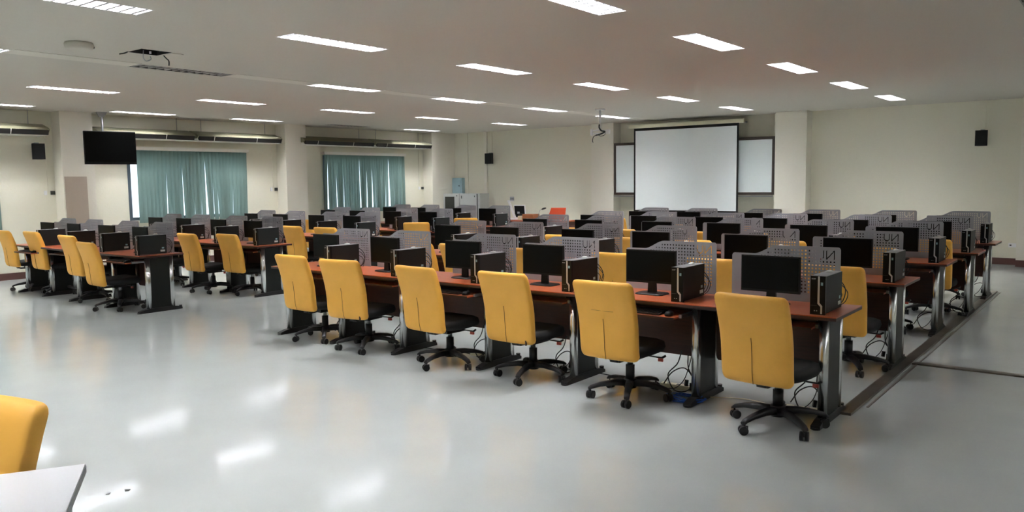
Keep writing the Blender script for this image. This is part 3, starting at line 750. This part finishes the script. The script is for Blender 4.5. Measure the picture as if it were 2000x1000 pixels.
q = B(M_cream); q.tube(bezcurve([(-2.45, 5.50, .004), (-2.2, 5.60, .004), (-1.95, 5.55, .004), (-1.7, 5.58, .004)]), .004, 5); tag(q.build('white_cable'), 'thin white cable lying on the floor behind the first chair of the main block', 'cable')
q = B(M_cable); q.tube(bezcurve([(-5.6, 5.55, .004), (-5.0, 5.62, .004), (-4.4, 5.55, .004), (-3.6, 5.66, .004), (-2.9, 5.60, .004)]), .004, 5); tag(q.build('black_cable'), 'long black cable trailing along the floor beneath the first row', 'cable')
# two small specks on the floor
tag(B(M_seamd).prism([(-4.225, 1.98), (-4.20, 1.97), (-4.185, 1.985), (-4.20, 2.0)], 0, .003, 'z').build('floor_scrap'), 'small dark scrap on the open floor, the darker of two', 'scrap', 'scraps on the floor')
tag(B(M_alu).prism([(-4.26, 1.90), (-4.235, 1.885), (-4.225, 1.90), (-4.245, 1.915)], 0, .003, 'z').build('floor_scrap'), 'small grey scrap on the open floor, the paler of two', 'scrap', 'scraps on the floor')
# ------------------------------------------------------------------ white table
ta = math.atan2(-.51, .86)
r = empty('white_table', (-2.60, 1.10, 0), ta, 'white-topped table with grey edge in front of the lone chair', 'table')
# local x runs along the right-hand edge towards the viewer, local -y along the back edge
B(M_table).box(0, .70, -1.5, 0, .745, .75).build('tabletop', r)
B(M_tedge).box(-.002, .702, -1.502, .002, .722, .745).build('edge_band', r)
for x, y in ((.05, -.06), (.65, -.06), (.05, -1.44), (.65, -1.44)): B(M_alu).box(x - .02, x + .02, y - .02, y + .02, 0, .722).build('leg', r)
B(M_alu).box(.07, .63, -.075, -.045, .68, .722).box(.07, .63, -1.455, -1.425, .68, .722).build('frame_rail', r)
# ------------------------------------------------------------------ teacher's desk group
r = empty('teacher_desk', (-12.0, 14.35, 0), label='plain wood teacher desk in front of the screen wall', cat='desk')
B(M_top).box(0, 2.1, 0, .7, .72, .75).build('tabletop', r)
B(M_mod).box(.03, .06, .05, .65, 0, .72).build('side_panel', r); B(M_mod).box(2.04, 2.07, .05, .65, 0, .72).build('side_panel', r)
B(M_mod).box(.06, 2.04, .10, .12, .15, .72).build('modesty_panel', r)
r = empty('document_camera', (-11.38, 14.6, .75), .1, 'white document camera with a grey round head on the teacher desk', 'document camera')
B(M_white).box(-.22, .2, -.12, .14, 0, .03).build('base_plate', r)
B(M_white).prism([(.04, .03), (.08, .03), (-.09, .42), (-.14, .42)], -.02, .02).build('arm', r)
B(M_white).box(-.14, .0, -.03, .03, .42, .445).build('arm_top', r)
q = B(M_alu); q.tube([(-.03, 0, .445), (-.03, 0, .475)], .05, 16); q.use(M_cabd); q.tube([(-.03, 0, .475), (-.03, 0, .485)], .046, 16); q.use(M_alu); q.tube([(-.03, 0, .485), (-.03, 0, .53)], .05, 16); q.build('camera_head', r)
r = empty('teacher_monitor', (-11.22, 14.62, .75), .12, 'tilted black screen in a white frame on the teacher desk', 'monitor')
def tilt(b, x0, x1, y0, y1, z0, z1, t=.42, sh=-.0):
    k0 = len(b.v); b.box(x0, x1, y0, y1, z0, z1)
    for i in range(k0, len(b.v)):
        x, y, z = b.v[i]; b.v[i] = (x * .88 - .34 * z + .03, y + t * z, z + .0)
    return b
tilt(B(M_white), -.17, .17, 0, .03, .04, .33).build('frame', r)
tilt(B(M_scr), -.15, .15, -.004, 0, .055, .315).build('screen', r)
tilt(B(M_alu), -.07, .0, -.006, -.004, .13, .18).build('screen_logo', r)
B(M_blk).box(-.05, .05, .04, .09, .012, .14).box(-.13, .13, -.04, .16, 0, .012).build('stand', r)
tag(B(M_cream).box(-11.17, -11.06, 14.50, 14.72, .75, .84).build('cream_box'), 'small cream box beside the tilted teacher screen', 'box')
tag(B(M_wd).box(-11.04, -10.74, 14.50, 14.75, .75, .885).build('wooden_box'), 'brown wooden box on the teacher desk by the microphone', 'box')
r = empty('microphone', (-10.66, 14.6, .75), label='black gooseneck microphone on the teacher desk', cat='microphone')
B(M_blk).box(-.05, .05, -.05, .05, 0, .03).build('stand_base', r)
B(M_alu).tube(bezcurve([(0, 0, .03), (.005, 0, .12), (.05, 0, .22), (.12, 0, .255)]), .006, 6).build('gooseneck', r)
B(M_holeblk).tube([(.10, 0, .245), (.14, 0, .262), (.21, 0, .275)], [.014, .022, .018], 10).build('mic_head', r)
r = empty('orange_chair', (-10.68, 15.22, 0), .45, 'orange-backed swivel chair behind the teacher desk', 'chair')
q = B(M_orange); q.loft([[(a + (z - .6) * .2, .2 + c + (z - .6) * .25, z) for a, c in sup(.20 * (1 if .62 < z < .98 else .9), .035, 20, 5)] for z in (.60, .62, .8, .98, 1.0)]); q.build('backrest', r)
q = B(M_blkfab); q.loft([[(a, -.05 + c, z) for a, c in sup(w_, w_, 20, 4)] for w_, z in ((.20, .42), (.23, .45), (.22, .49))]); q.build('seat', r)
B(M_blk).tube([(0, 0, .06), (0, 0, .42)], .03, 10).build('column', r)
B(M_blk).box(-.03, .03, .18, .22, .42, .66).build('back_bracket', r)
for k in range(5):
    a = 2 * PI * k / 5; B(M_blk).tube([(0, 0, .09), (.27 * math.cos(a), .27 * math.sin(a), .06)], .018, 6).tube([(.27 * math.cos(a), .27 * math.sin(a), .028), (.27 * math.cos(a) + .02, .27 * math.sin(a), .028)], .028, 10).build('leg', r)
